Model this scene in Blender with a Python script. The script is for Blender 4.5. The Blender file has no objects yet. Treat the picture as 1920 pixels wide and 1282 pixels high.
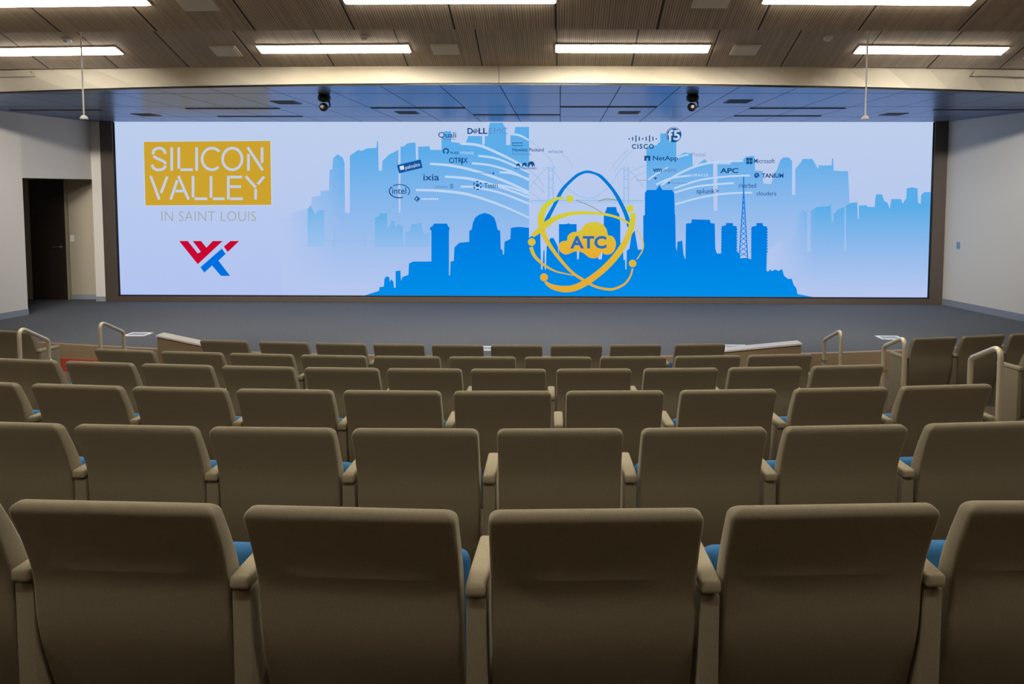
import bpy, bmesh, math, random
from mathutils import Vector, Matrix
from mathutils.geometry import tessellate_polygon
random.seed(7)
sc = bpy.context.scene
COL = sc.collection
PI = math.pi

# ------------------------------------------------------------------ camera
F_PX, PPX, PPY = 1370.0, 1031.0, 444.0
YAW, PITCH, ROLL = math.radians(.79), math.atan2(87, 1370.0), math.radians(.09)
CAM_Z = 2.07
_cy, _sy, _cp, _sp, _cr, _sr = math.cos(YAW), math.sin(YAW), math.cos(PITCH), math.sin(PITCH), math.cos(ROLL), math.sin(ROLL)
_R0 = Vector((_cy, _sy, 0)); _F0 = Vector((-_sy, _cy, 0)); _Z = Vector((0, 0, 1))
FWD = _F0 * _cp - _Z * _sp
_U0 = _Z * _cp + _F0 * _sp
RIGHT = _R0 * _cr + _U0 * _sr
UP = _U0 * _cr - _R0 * _sr
cam_data = bpy.data.cameras.new('camera')
cam = bpy.data.objects.new('camera', cam_data); COL.objects.link(cam)
cam_data.sensor_fit = 'HORIZONTAL'; cam_data.sensor_width = 36
cam_data.lens = F_PX / 1920 * 36
cam_data.shift_x = (960 - PPX) / 1920
cam_data.shift_y = (PPY - 641) / 1920
cam_data.clip_start = .05; cam_data.clip_end = 100
M = Matrix((RIGHT, UP, -FWD)).transposed().to_4x4(); M.translation = Vector((0, 0, CAM_Z))
cam.matrix_world = M
sc.camera = cam

# ------------------------------------------------------------------ world, exposure
w = bpy.data.worlds.new('world'); sc.world = w; w.use_nodes = True
w.node_tree.nodes['Background'].inputs[0].default_value = (.6, .55, .45, 1)
w.node_tree.nodes['Background'].inputs[1].default_value = .0
vs = sc.view_settings
vs.view_transform = 'Standard'; vs.look = 'None'; vs.gamma = 1; vs.use_curve_mapping = False
vs.exposure = 0.0
LIGHT_STRENGTH = 35.0
LIGHT_COL = (1.0, .90, .74)
FILL_POWER = 33.0
FILL_COL = (1.0, .96, .91)
try:
    sc.cycles.use_denoising = True
    sc.cycles.sample_clamp_indirect = 6
    sc.cycles.max_bounces = 8
except Exception:
    pass

# ------------------------------------------------------------------ material helpers
def lin(c):
    out = []
    for v in c:
        v = v / 255.0
        out.append(v / 12.92 if v <= .04045 else ((v + .055) / 1.055) ** 2.4)
    return tuple(out) + (1,)

def new_mat(name):
    m = bpy.data.materials.new(name); m.use_nodes = True
    nt = m.node_tree
    return m, nt, nt.nodes['Principled BSDF']

def pmat(name, col, rough=.6, metal=0, spec=.5, noise=None, bump=None):
    """noise=(scale, amount) colour mottling; bump=(scale, strength)"""
    m, nt, b = new_mat(name)
    b.inputs['Base Color'].default_value = tuple(col[:3]) + (1,)
    b.inputs['Roughness'].default_value = rough
    b.inputs['Metallic'].default_value = metal
    b.inputs['Specular IOR Level'].default_value = spec
    tc = nt.nodes.new('ShaderNodeTexCoord')
    if noise:
        n = nt.nodes.new('ShaderNodeTexNoise'); n.inputs['Scale'].default_value = noise[0]
        n.inputs['Detail'].default_value = 3
        nt.links.new(tc.outputs['Object'], n.inputs['Vector'])
        mx = nt.nodes.new('ShaderNodeMix'); mx.data_type = 'RGBA'
        a = noise[1]
        mx.inputs['A'].default_value = tuple(c * (1 - a) for c in col[:3]) + (1,)
        mx.inputs['B'].default_value = tuple(min(1, c * (1 + a)) for c in col[:3]) + (1,)
        nt.links.new(n.outputs['Fac'], mx.inputs['Factor'])
        nt.links.new(mx.outputs['Result'], b.inputs['Base Color'])
    if bump:
        n2 = nt.nodes.new('ShaderNodeTexNoise'); n2.inputs['Scale'].default_value = bump[0]
        nt.links.new(tc.outputs['Object'], n2.inputs['Vector'])
        bp = nt.nodes.new('ShaderNodeBump'); bp.inputs['Strength'].default_value = bump[1]
        bp.inputs['Distance'].default_value = .002
        nt.links.new(n2.outputs['Fac'], bp.inputs['Height'])
        nt.links.new(bp.outputs['Normal'], b.inputs['Normal'])
    return m

def mth(nt, op, a, b=None, c=None):
    n = nt.nodes.new('ShaderNodeMath'); n.operation = op
    for i, v in enumerate((a, b, c)):
        if v is None: continue
        if isinstance(v, (int, float)): n.inputs[i].default_value = v
        else: nt.links.new(v, n.inputs[i])
    return n.outputs[0]

def pos_xyz(nt):
    g = nt.nodes.new('ShaderNodeNewGeometry'); s = nt.nodes.new('ShaderNodeSeparateXYZ')
    nt.links.new(g.outputs['Position'], s.inputs[0])
    return s.outputs[0], s.outputs[1], s.outputs[2]

def line_mask(nt, coord, period, offset, width):
    """1 on a seam line of the given width, repeated every period"""
    t = mth(nt, 'DIVIDE', mth(nt, 'SUBTRACT', coord, offset), period)
    fr = mth(nt, 'FRACT', mth(nt, 'ADD', t, .5))
    d = mth(nt, 'ABSOLUTE', mth(nt, 'SUBTRACT', fr, .5))
    return mth(nt, 'LESS_THAN', d, width / period / 2)

def mixcol(nt, fac, a, b):
    mx = nt.nodes.new('ShaderNodeMix'); mx.data_type = 'RGBA'
    if isinstance(fac, (int, float)): mx.inputs['Factor'].default_value = fac
    else: nt.links.new(fac, mx.inputs['Factor'])
    for k, v in (('A', a), ('B', b)):
        if isinstance(v, tuple): mx.inputs[k].default_value = v
        else: nt.links.new(v, mx.inputs[k])
    return mx.outputs['Result']

# fabrics and solids
M_FAB = pmat('chair_fabric', (.305, .268, .190), .9, spec=.2, noise=(260, .22), bump=(420, .35))
for _m, _wt in ((M_FAB, .6),):
    _b = _m.node_tree.nodes['Principled BSDF']; _b.inputs['Sheen Weight'].default_value = _wt; _b.inputs['Sheen Roughness'].default_value = .35
    _b.inputs['Sheen Tint'].default_value = (.95, .86, .66, 1)
M_ARM = pmat('arm_fabric', (.46, .41, .29), .85, spec=.2, noise=(260, .18), bump=(420, .3))
M_BLUE = pmat('blue_fabric', (.05, .20, .46), .85, spec=.2, noise=(200, .15), bump=(420, .3))
M_PAN = pmat('seat_pan', (.30, .26, .19), .6)
M_CARPET = pmat('carpet', (.108, .114, .124), .95, spec=.1, noise=(38, .35), bump=(160, .5))
M_CARPET2 = pmat('aisle_carpet', (.17, .135, .105), .95, spec=.1, noise=(38, .35), bump=(160, .5))
M_WALL = pmat('wall_paint', (.72, .675, .60), .75, spec=.25, noise=(2, .02))
M_BASE = pmat('grey_base', (.27, .30, .34), .5)
M_BEAM = None
M_BLACK = pmat('black_plastic', (.012, .012, .014), .35)
M_DARK = pmat('dark_void', (.01, .01, .012), .8)
M_FRAME = pmat('bronze_frame', (.075, .055, .042), .45)
M_STEEL = pmat('brushed_steel', (.80, .73, .56), .42, metal=.55)
M_CHROME = pmat('chrome', (.75, .74, .72), .15, metal=1)
M_WHITE = pmat('white_paint', (.90, .86, .76), .55)
M_WHITE2 = pmat('white_metal', (.8, .8, .78), .4)
M_RED = pmat('red_panel', (.42, .06, .03), .5)
M_DOOR = pmat('dark_wood', (.030, .018, .014), .4, noise=(8, .3))
M_JAMB = pmat('door_jamb', (.36, .31, .22), .5)

def wood_mat(name, c1, c2, rough=.45):
    m, nt, b = new_mat(name)
    tc = nt.nodes.new('ShaderNodeTexCoord'); mp = nt.nodes.new('ShaderNodeMapping')
    mp.inputs['Scale'].default_value = (1.2, 1.2, 14)
    n = nt.nodes.new('ShaderNodeTexNoise'); n.inputs['Scale'].default_value = 3; n.inputs['Detail'].default_value = 5
    nt.links.new(tc.outputs['Object'], mp.inputs[0]); nt.links.new(mp.outputs[0], n.inputs['Vector'])
    nt.links.new(mixcol(nt, n.outputs['Fac'], c1 + (1,), c2 + (1,)), b.inputs['Base Color'])
    b.inputs['Roughness'].default_value = rough
    return m
M_WOOD = wood_mat('stage_wood', (.22, .155, .09), (.30, .22, .13))
M_CAP = pmat('pale_cap', (.62, .58, .52), .35)

def ceiling_wood():
    m, nt, b = new_mat('slatted_ceiling')
    x, y, z = pos_xyz(nt)
    # fine slats running down the slope, each with its own tone
    idx = mth(nt, 'FLOOR', mth(nt, 'DIVIDE', x, .022))
    wn = nt.nodes.new('ShaderNodeTexWhiteNoise'); wn.noise_dimensions = '1D'
    nt.links.new(idx, wn.inputs['W'])
    n = nt.nodes.new('ShaderNodeTexNoise'); n.inputs['Scale'].default_value = 6; n.inputs['Detail'].default_value = 4
    g = nt.nodes.new('ShaderNodeNewGeometry'); mp = nt.nodes.new('ShaderNodeMapping')
    mp.inputs['Scale'].default_value = (9, .7, .7)
    nt.links.new(g.outputs['Position'], mp.inputs[0]); nt.links.new(mp.outputs[0], n.inputs['Vector'])
    t = mth(nt, 'ADD', mth(nt, 'MULTIPLY', wn.outputs['Value'], .5), mth(nt, 'MULTIPLY', n.outputs['Fac'], .5))
    c = mixcol(nt, t, (.42, .335, .245, 1), (.74, .605, .46, 1))
    groove = line_mask(nt, x, .022, .011, .005)
    c = mixcol(nt, groove, c, (.20, .155, .11, 1))
    seam = line_mask(nt, x, .875, -.04, .018)
    c = mixcol(nt, seam, c, (.03, .024, .02, 1))
    nt.links.new(c, b.inputs['Base Color'])
    b.inputs['Roughness'].default_value = .55
    return m
M_CEIL = ceiling_wood()

def stage_ceiling_mat():
    m, nt, b = new_mat('gloss_ceiling_panels')
    x, y, z = pos_xyz(nt)
    s1 = line_mask(nt, x, .722, -.722, .012)
    s2 = line_mask(nt, y, 1.50, 9.52, .03)
    s = mth(nt, 'MAXIMUM', s1, s2)
    df = nt.nodes.new('ShaderNodeBsdfDiffuse'); gl = nt.nodes.new('ShaderNodeBsdfAnisotropic')
    ad = nt.nodes.new('ShaderNodeAddShader')
    nt.links.new(mixcol(nt, s, (.09, .095, .115, 1), (.01, .01, .014, 1)), df.inputs['Color'])
    nt.links.new(mixcol(nt, s, (.27, .33, .45, 1), (.03, .04, .06, 1)), gl.inputs['Color'])
    gl.inputs['Roughness'].default_value = .27
    nt.links.new(df.outputs[0], ad.inputs[0]); nt.links.new(gl.outputs[0], ad.inputs[1])
    nt.links.new(ad.outputs[0], nt.nodes['Material Output'].inputs['Surface'])
    nt.nodes.remove(b)
    return m
M_SCEIL = stage_ceiling_mat()

def beam_mat():
    m, nt, b = new_mat('cream_beam')
    x, y, z = pos_xyz(nt)
    s = mth(nt, 'LESS_THAN', mth(nt, 'ABSOLUTE', mth(nt, 'ADD', x, .72)), .006)
    nt.links.new(mixcol(nt, s, (.84, .75, .57, 1), (.45, .39, .29, 1)), b.inputs['Base Color'])
    b.inputs['Roughness'].default_value = .6
    return m
M_BEAM = beam_mat()

def emit_mat(name, col, strength=1.0, sample=True):
    m = bpy.data.materials.new(name); m.use_nodes = True
    nt = m.node_tree; nt.nodes.clear()
    o = nt.nodes.new('ShaderNodeOutputMaterial'); e = nt.nodes.new('ShaderNodeEmission')
    if isinstance(col, tuple): e.inputs[0].default_value = tuple(col[:3]) + (1,)
    e.inputs[1].default_value = strength
    nt.links.new(e.outputs[0], o.inputs[0])
    if not sample:
        try: m.cycles.emission_sampling = 'NONE'
        except Exception: pass
    return m
M_LAMP = emit_mat('lamp_diffuser', LIGHT_COL, LIGHT_STRENGTH)

ORD = ['first', 'second', 'third', 'fourth', 'fifth', 'sixth', 'seventh', 'eighth', 'ninth', 'tenth', 'eleventh', 'twelfth']
# ------------------------------------------------------------------ object helpers
def link(o, parent=None):
    COL.objects.link(o)
    if parent: o.parent = parent
    return o

def tag(o, label=None, cat=None, group=None, kind=None):
    if label: o['label'] = label
    if cat: o['category'] = cat
    if group: o['group'] = group
    if kind: o['kind'] = kind
    return o

def empty(name, loc=(0, 0, 0), rotz=0, rotx=0):
    o = bpy.data.objects.new(name, None); o.empty_display_size = .1
    o.location = loc; o.rotation_euler = (rotx, 0, rotz)
    return link(o)

def copy_tree(o, parent=None):
    c = o.copy(); COL.objects.link(c); c.parent = parent
    for ch in list(o.children): copy_tree(ch, c)
    return c

class MB:
    def __init__(s): s.bm = bmesh.new()
    def box(s, x0, x1, y0, y1, z0, z1, bevel=0, segs=2, mat=None):
        t = bmesh.new(); bmesh.ops.create_cube(t, size=1)
        for v in t.verts:
            v.co = Vector((x0 + (v.co.x + .5) * (x1 - x0), y0 + (v.co.y + .5) * (y1 - y0), z0 + (v.co.z + .5) * (z1 - z0)))
        if bevel: bmesh.ops.bevel(t, geom=list(t.edges), offset=bevel, segments=segs, profile=.5, affect='EDGES')
        s.add(t, mat); return s
    def add(s, t, mat=None):
        if mat is not None: t.transform(mat)
        me = bpy.data.meshes.new('tmp'); t.to_mesh(me); t.free()
        s.bm.from_mesh(me); bpy.data.meshes.remove(me)
    def quad(s, *pts):
        s.bm.faces.new([s.bm.verts.new(p) for p in pts]); return s
    def lathe(s, prof, n=24, mat=None):
        t = bmesh.new(); rings = []
        for r, z in prof:
            if r < 1e-6: rings.append([t.verts.new((0, 0, z))])
            else: rings.append([t.verts.new((r * math.cos(2 * PI * i / n), r * math.sin(2 * PI * i / n), z)) for i in range(n)])
        for a, b in zip(rings, rings[1:]):
            for i in range(n):
                j = (i + 1) % n
                if len(a) == 1 and len(b) == 1: continue
                if len(a) == 1: t.faces.new((a[0], b[i], b[j]))
                elif len(b) == 1: t.faces.new((a[i], a[j], b[0]))
                else: t.faces.new((a[i], a[j], b[j], b[i]))
        bmesh.ops.recalc_face_normals(t, faces=t.faces)
        s.add(t, mat); return s
    def tube(s, pts, r, n=12):
        pts = [Vector(p) for p in pts]; t = bmesh.new(); rings = []
        up = None
        for i, p in enumerate(pts):
            d = (pts[min(i + 1, len(pts) - 1)] - pts[max(i - 1, 0)]).normalized()
            if up is None:
                up = d.orthogonal().normalized()
            else:
                up = (up - d * up.dot(d)).normalized()
            q = d.cross(up)
            rings.append([t.verts.new(p + (up * math.cos(2 * PI * k / n) + q * math.sin(2 * PI * k / n)) * r) for k in range(n)])
        for a, b in zip(rings, rings[1:]):
            for k in range(n): t.faces.new((a[k], a[(k + 1) % n], b[(k + 1) % n], b[k]))
        t.faces.new(rings[0]); t.faces.new(rings[-1])
        bmesh.ops.recalc_face_normals(t, faces=t.faces)
        s.add(t); return s
    def prism(s, poly, axis, a, b):
        """closed solid: poly in the two other axes, from a to b along axis"""
        t = bmesh.new()
        def P(u, v, c): return {'x': (c, u, v), 'y': (u, c, v), 'z': (u, v, c)}[axis]
        A = [t.verts.new(P(u, v, a)) for u, v in poly]; B = [t.verts.new(P(u, v, b)) for u, v in poly]
        n = len(poly)
        t.faces.new(A); t.faces.new(B)
        for i in range(n): t.faces.new((A[i], A[(i + 1) % n], B[(i + 1) % n], B[i]))
        bmesh.ops.recalc_face_normals(t, faces=t.faces)
        s.add(t); return s
    def mesh(s, name, mat, smooth=None):
        me = bpy.data.meshes.new(name); s.bm.to_mesh(me); s.bm.free()
        me.materials.append(mat)
        if smooth is not None:
            for p in me.polygons: p.use_smooth = True
            if smooth < 180:
                try: me.set_sharp_from_angle(angle=math.radians(smooth))
                except Exception: pass
        return me
    def build(s, name, mat, parent=None, smooth=None):
        return link(bpy.data.objects.new(name, s.mesh(name, mat, smooth)), parent)

def fillet(pts, r, n=6):
    pts = [Vector(p) for p in pts]; out = [pts[0]]
    for a, b, c in zip(pts, pts[1:], pts[2:]):
        d1 = (a - b).normalized(); d2 = (c - b).normalized()
        ang = d1.angle(d2); L = r / math.tan(ang / 2)
        p1 = b + d1 * L; p2 = b + d2 * L
        for i in range(n + 1):
            t = i / n
            out.append(p1 * (1 - t) ** 2 + b * 2 * t * (1 - t) + p2 * t * t)
    out.append(pts[-1]); return out

# ------------------------------------------------------------------ room shell
XA = -.72                       # centre line of the hall
CEIL_Z = 3.319                  # flat ceiling over the stage
ROWS_Y = [1.711, 2.783, 3.905, 5.057, 6.139, 7.376]
ROW_R, ROW_XC = 24.0, -.70
FLOOR_Z = [.446 - .162 * i for i in range(6)]
def row_arc(s, Y0, R=ROW_R, xc=ROW_XC):
    th = s / R
    return xc + R * math.sin(th), Y0 + R - R * math.cos(th), th
def arc_y(x, Y0, R, xc=XA):
    return Y0 + R - math.sqrt(R * R - (x - xc) ** 2)
XS = [-9.7 + i * .5 for i in range(37)]           # -9.7 .. 8.3
STAGE_R, STAGE_Y = 28.0, 8.98

# seating tiers: one stepped carpeted floor
b = MB()
edges = [-2.7] + [y - .30 for y in ROWS_Y]        # back edge of each tier
zs = [FLOOR_Z[0] + .162] + FLOOR_Z
for i in range(7):
    z = zs[i]
    for xa, xb in zip(XS, XS[1:]):
        ya0 = edges[i] if i == 0 else arc_y(xa, edges[i], ROW_R, ROW_XC)
        yb0 = edges[i] if i == 0 else arc_y(xb, edges[i], ROW_R, ROW_XC)
        if i < 6:
            ya1, yb1 = arc_y(xa, edges[i + 1], ROW_R, ROW_XC), arc_y(xb, edges[i + 1], ROW_R, ROW_XC)
            b.quad((xa, ya1, z), (xb, yb1, z), (xb, yb1, zs[i + 1]), (xa, ya1, zs[i + 1]))
        else:
            ya1, yb1 = arc_y(xa, STAGE_Y, STAGE_R) + .05, arc_y(xb, STAGE_Y, STAGE_R) + .05
        b.quad((xa, ya0, z), (xb, yb0, z), (xb, yb1, z), (xa, ya1, z))
bmesh.ops.remove_doubles(b.bm, verts=b.bm.verts, dist=.0005)
bmesh.ops.recalc_face_normals(b.bm, faces=b.bm.faces)
o = b.build('floor', M_CARPET2); tag(o, kind='structure')

# stage: carpeted floor and curved wood front
XS2 = [-10.4] + XS + [8.6]
b = MB()
for xa, xb in zip(XS2, XS2[1:]):
    ya, yb = arc_y(xa, STAGE_Y, STAGE_R), arc_y(xb, STAGE_Y, STAGE_R)
    b.quad((xa, ya, 0), (xb, yb, 0), (xb, 14.0, 0), (xa, 14.0, 0))
    b.quad((xa, ya, -.03), (xb, yb, -.03), (xb, 14.0, -.03), (xa, 14.0, -.03))
    b.quad((xa, ya, -.03), (xb, yb, -.03), (xb, yb, 0), (xa, ya, 0))
bmesh.ops.remove_doubles(b.bm, verts=b.bm.verts, dist=.0005)
bmesh.ops.recalc_face_normals(b.bm, faces=b.bm.faces)
tag(b.build('stage_floor', M_CARPET), kind='structure')
b = MB()
for xa, xb in zip(XS, XS[1:]):
    ya, yb = arc_y(xa, STAGE_Y, STAGE_R) - .02, arc_y(xb, STAGE_Y, STAGE_R) - .02
    b.quad((xa, ya, FLOOR_Z[5]), (xb, yb, FLOOR_Z[5]), (xb, yb, .0), (xa, ya, .0))
    b.quad((xa, ya, .0), (xb, yb, .0), (xb, yb + .06, .004), (xa, ya + .06, .004))
bmesh.ops.remove_doubles(b.bm, verts=b.bm.verts, dist=.0005)
bmesh.ops.recalc_face_normals(b.bm, faces=b.bm.faces)
tag(b.build('stage_front', M_WOOD), kind='structure')

# ceiling over the seats: saw-tooth bays, each sloping down towards the stage
T_R, SLOPE = 90.0, .356
BAYS = [  # (far edge y, far edge z, near edge y)
    (8.667, 3.525, 6.50), (6.42, 3.46, 4.19), (4.17, 3.46, 1.96), (1.94, 3.46, -.27), (-.29, 3.46, -2.7)]
def bay_pt(x, rho, Ye, ze):
    """point on a bay, rho metres beyond its far edge (negative = nearer)"""
    R = T_R - rho
    cx = x - XA
    y = Ye + T_R - math.sqrt(R * R - cx * cx)
    return Vector((x, y, ze - SLOPE * rho))
b = MB(); prevn = None
for Ye, ze, Yn in BAYS:
    dn = Yn - Ye
    for xa, xb in zip(XS, XS[1:]):
        p0, p1 = bay_pt(xa, dn, Ye, ze), bay_pt(xb, dn, Ye, ze)
        q0, q1 = bay_pt(xa, 0, Ye, ze), bay_pt(xb, 0, Ye, ze)
        b.quad(p0, p1, q1, q0)
        if prevn:
            n0, n1 = bay_pt(xa, *prevn), bay_pt(xb, *prevn)
            b.quad(q0, q1, n1, n0)
    prevn = (dn, Ye, ze)
bmesh.ops.remove_doubles(b.bm, verts=b.bm.verts, dist=.0005)
bmesh.ops.recalc_face_normals(b.bm, faces=b.bm.faces)
tag(b.build('ceiling', M_CEIL), kind='structure')

# cream beam between the sloped ceiling and the stage ceiling
b = MB()
def beam_top(x): p = bay_pt(x, 0, 8.667, 3.525); return p
def beam_bot(x): return Vector((x, arc_y(x, 8.667, 28.0), CEIL_Z + .012))
for xa, xb in zip(XS, XS[1:]):
    t0, t1, b0, b1 = beam_top(xa), beam_top(xb), beam_bot(xa), beam_bot(xb)
    up = Vector((0, 0, .03))
    b.quad(t0 + up, t1 + up, b1, b0)
    b.quad(b0, b1, b1 + Vector((0, .04, 0)), b0 + Vector((0, .04, 0)))
bmesh.ops.remove_doubles(b.bm, verts=b.bm.verts, dist=.0005)
o = b.build('beam', M_BEAM); tag(o, kind='structure')
b = MB()
for xa, xb in zip(XS, XS[1:]):
    d0, d1 = beam_bot(xa) + Vector((0, .03, 0)), beam_bot(xb) + Vector((0, .03, 0))
    up, dn = Vector((0, 0, .03)), Vector((0, 0, -.022))
    b.quad(d0 + up, d1 + up, d1 + dn, d0 + dn)
    b.quad(d0 + dn, d1 + dn, d1 + dn + Vector((0, .03, 0)), d0 + dn + Vector((0, .03, 0)))
tag(b.build('reveal_shade', M_BLACK), kind='structure')  # black strip stands in for the shade in the gap under the beam

# stage ceiling
b = MB()
for xa, xb in zip(XS2, XS2[1:]):
    y0, y1 = arc_y(xa, 8.70, 28.0), arc_y(xb, 8.70, 28.0)
    b.quad((xa, y0, CEIL_Z), (xb, y1, CEIL_Z), (xb, 14.0, CEIL_Z), (xa, 14.0, CEIL_Z))
    b.quad((xa, y0, CEIL_Z + .05), (xb, y1, CEIL_Z + .05), (xb, 14.0, CEIL_Z + .05), (xa, 14.0, CEIL_Z + .05))
bmesh.ops.remove_doubles(b.bm, verts=b.bm.verts, dist=.0005)
tag(b.build('stage_ceiling', M_SCEIL), kind='structure')

def wall_prism(b, p0, p1, t, z0, z1):
    d = (Vector(p1) - Vector(p0)).normalized(); n = Vector((-d.y, d.x)) * t
    b.prism([tuple(p0), tuple(p1), tuple(Vector(p1) + n), tuple(Vector(p0) + n)], 'z', z0, z1)
ZL = -.45
# left wall with the alcove opening
b = MB()
wall_prism(b, (-9.52, -2.7), (-9.52, 8.8), .2, ZL, 5.0)
wall_prism(b, (-9.52, 8.8), (-8.82, 11.9), .16, ZL, 5.0)
wall_prism(b, (-8.82, 11.9), (-8.625, 13.38), .16, 2.262, CEIL_Z + .04)
b.box(-8.625, -8.425, 13.38, 13.75, 0, CEIL_Z + .04)
tag(b.build('wall_left', M_WALL), kind='structure')
# alcove behind the opening
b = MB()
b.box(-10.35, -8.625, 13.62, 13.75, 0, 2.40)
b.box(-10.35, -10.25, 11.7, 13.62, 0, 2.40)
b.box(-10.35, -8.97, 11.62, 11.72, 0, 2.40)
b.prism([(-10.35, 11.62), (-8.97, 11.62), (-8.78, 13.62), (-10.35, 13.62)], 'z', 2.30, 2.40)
tag(b.build('wall_alcove', pmat('alcove_shaded_paint', (.47, .41, .30), .75)), kind='structure')  # darker tan puts the shade of the recess into the wall colour
# right wall
b = MB()
wall_prism(b, (7.40, 11.6), (8.12, 9.0), .16, ZL, 5.0)
wall_prism(b, (6.975, 13.42), (7.40, 11.6), .16, ZL, 5.0)
wall_prism(b, (8.12, 9.0), (8.12, -2.7), .2, ZL, 5.0)
b.box(6.975, 7.2, 13.42, 13.75, 0, CEIL_Z + .04)
tag(b.build('wall_right', M_WALL), kind='structure')
b = MB(); b.box(-8.45, 7.0, 13.47, 13.75, -.03, CEIL_Z + .04)
tag(b.build('wall_front', M_DARK), kind='structure')
b = MB(); b.box(-9.8, 8.4, -2.9, -2.7, ZL, 5.0)
tag(b.build('wall_back', pmat('dark_back_wall', (.10, .085, .07), .8)), kind='structure')
b = MB()
wall_prism(b, (-9.508, 8.805), (-8.808, 11.9), .012, 0, .10)
tag(b.build('baseboard_left', M_BASE), kind='structure')
b = MB()
wall_prism(b, (7.388, 11.6), (8.108, 9.0), .012, 0, .115)
wall_prism(b, (6.965, 13.40), (7.388, 11.6), .012, 0, .115)
tag(b.build('baseboard_right', M_BASE), kind='structure')
b = MB(); b.box(-9.245, -8.63, 13.607, 13.62, 0, .09); b.box(-8.62, -8.43, 13.367, 13.38, 0, .09)
tag(b.build('baseboard_alcove', M_BASE), kind='structure')

# door in the alcove
b = MB(); b.box(-9.94, -9.28, 13.555, 13.60, .008, 2.26, .004)
door = b.build('door_1', M_DOOR); tag(door, kind='structure')
b = MB()
b.lathe([(0, 0), (.028, 0), (.028, .012), (.0, .014)], 16, Matrix.Translation((-9.36, 13.555, 1.0)) @ Matrix.Rotation(PI / 2, 4, 'X'))
b.tube(fillet([(-9.36, 13.545, 1.0), (-9.36, 13.50, 1.0), (-9.49, 13.50, 1.0)], .015), .009)
b.build('door_handle', M_CHROME, door, 40)
b = MB(); b.box(-9.278, -9.245, 13.56, 13.625, 0, 2.30); b.box(-10.05, -9.942, 13.56, 13.625, 0, 2.30); b.box(-10.05, -9.245, 13.56, 13.625, 2.262, 2.30)
tag(b.build('trim_2', M_JAMB), kind='structure')

def switch_plate(loc, rotz, label, plate_mat):
    t = empty('light_switch', loc, rotz); tag(t, label, 'light switch')
    MB().box(-.038, .038, -.008, 0, -.06, .06, .003).build('plate', plate_mat, t)
    MB().box(-.014, .014, -.013, -.008, -.03, .03, .002).build('rocker', plate_mat, t)
    return t
switch_plate((-9.19, 13.62, 1.155), 0, 'white light switch on the alcove wall beside the dark door', M_WHITE2)
M_SWB = pmat('blue_grey_plate', (.22, .33, .48), .4)
switch_plate((7.068, 13.02, 1.11), -math.atan2(1.82, .425), 'small blue grey wall switch on the right side wall', M_SWB)

# ------------------------------------------------------------------ ceiling fixtures
TILT = -math.atan(SLOPE)
def on_bay(x, rho, bay):
    Ye, ze, _ = BAYS[bay]
    p = bay_pt(x, rho, Ye, ze)
    return p, math.asin((x - XA) / (T_R - rho))
def slope_thing(name, x, rho, bay):
    p, th = on_bay(x, rho, bay)
    return empty(name, p, th, TILT)

def make_linear_light(L, W):
    t = empty('linear_light')
    b = MB()
    fr = .012
    b.box(-L / 2 - fr, L / 2 + fr, -W / 2 - fr, -W / 2, -.012, .02); b.box(-L / 2 - fr, L / 2 + fr, W / 2, W / 2 + fr, -.012, .02)
    b.box(-L / 2 - fr, -L / 2, -W / 2, W / 2, -.012, .02); b.box(L / 2, L / 2 + fr, -W / 2, W / 2, -.012, .02)
    b.build('frame', M_WHITE, t)
    MB().box(-L / 2, L / 2, -W / 2, W / 2, -.022, .01, .005).build('diffuser', M_LAMP, t)
    return t
proto = None
LL, LW = 1.70, .145
names2 = ['leftmost', 'second from left', 'third from left', 'rightmost']
spec = []
for i, x in enumerate([-5.88, -2.545, .805, 4.18]):
    spec.append((x, -.385, 0, '%s of the long ceiling lights in the row next to the cream beam' % names2[i], 'ceiling lights next to the beam'))
for i, x in enumerate([-4.225, -.895, 2.495]):
    spec.append((x, -.385 - .07, 1, '%s long ceiling light cut by the top edge of the photo' % ['left', 'middle', 'right'][i], 'ceiling lights at the top edge'))
for bay in (2, 3):  # two unseen rows of lights, added to light seat tops and backs
    for i, x in enumerate([-5.88, -2.545, .805, 4.18] if bay == 2 else [-4.225, -.895, 2.495]):
        spec.append((x, -.455 if bay == 2 else -1.05, bay, 'added unseen long ceiling light above the frame, %s in %s bay' % (['first', 'second', 'third', 'fourth'][i], {2: 'the first', 3: 'the second'}[bay]), 'added ceiling lights above the view'))
for x, rho, bay, lab, grp in spec:
    t = proto if False else None
    if proto is None: proto = t = make_linear_light(LL, LW)
    else: t = copy_tree(proto)
    p, th = on_bay(x, rho, bay)
    t.location = p; t.rotation_euler = (TILT, 0, th); tag(t, lab, 'ceiling light', grp)

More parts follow.
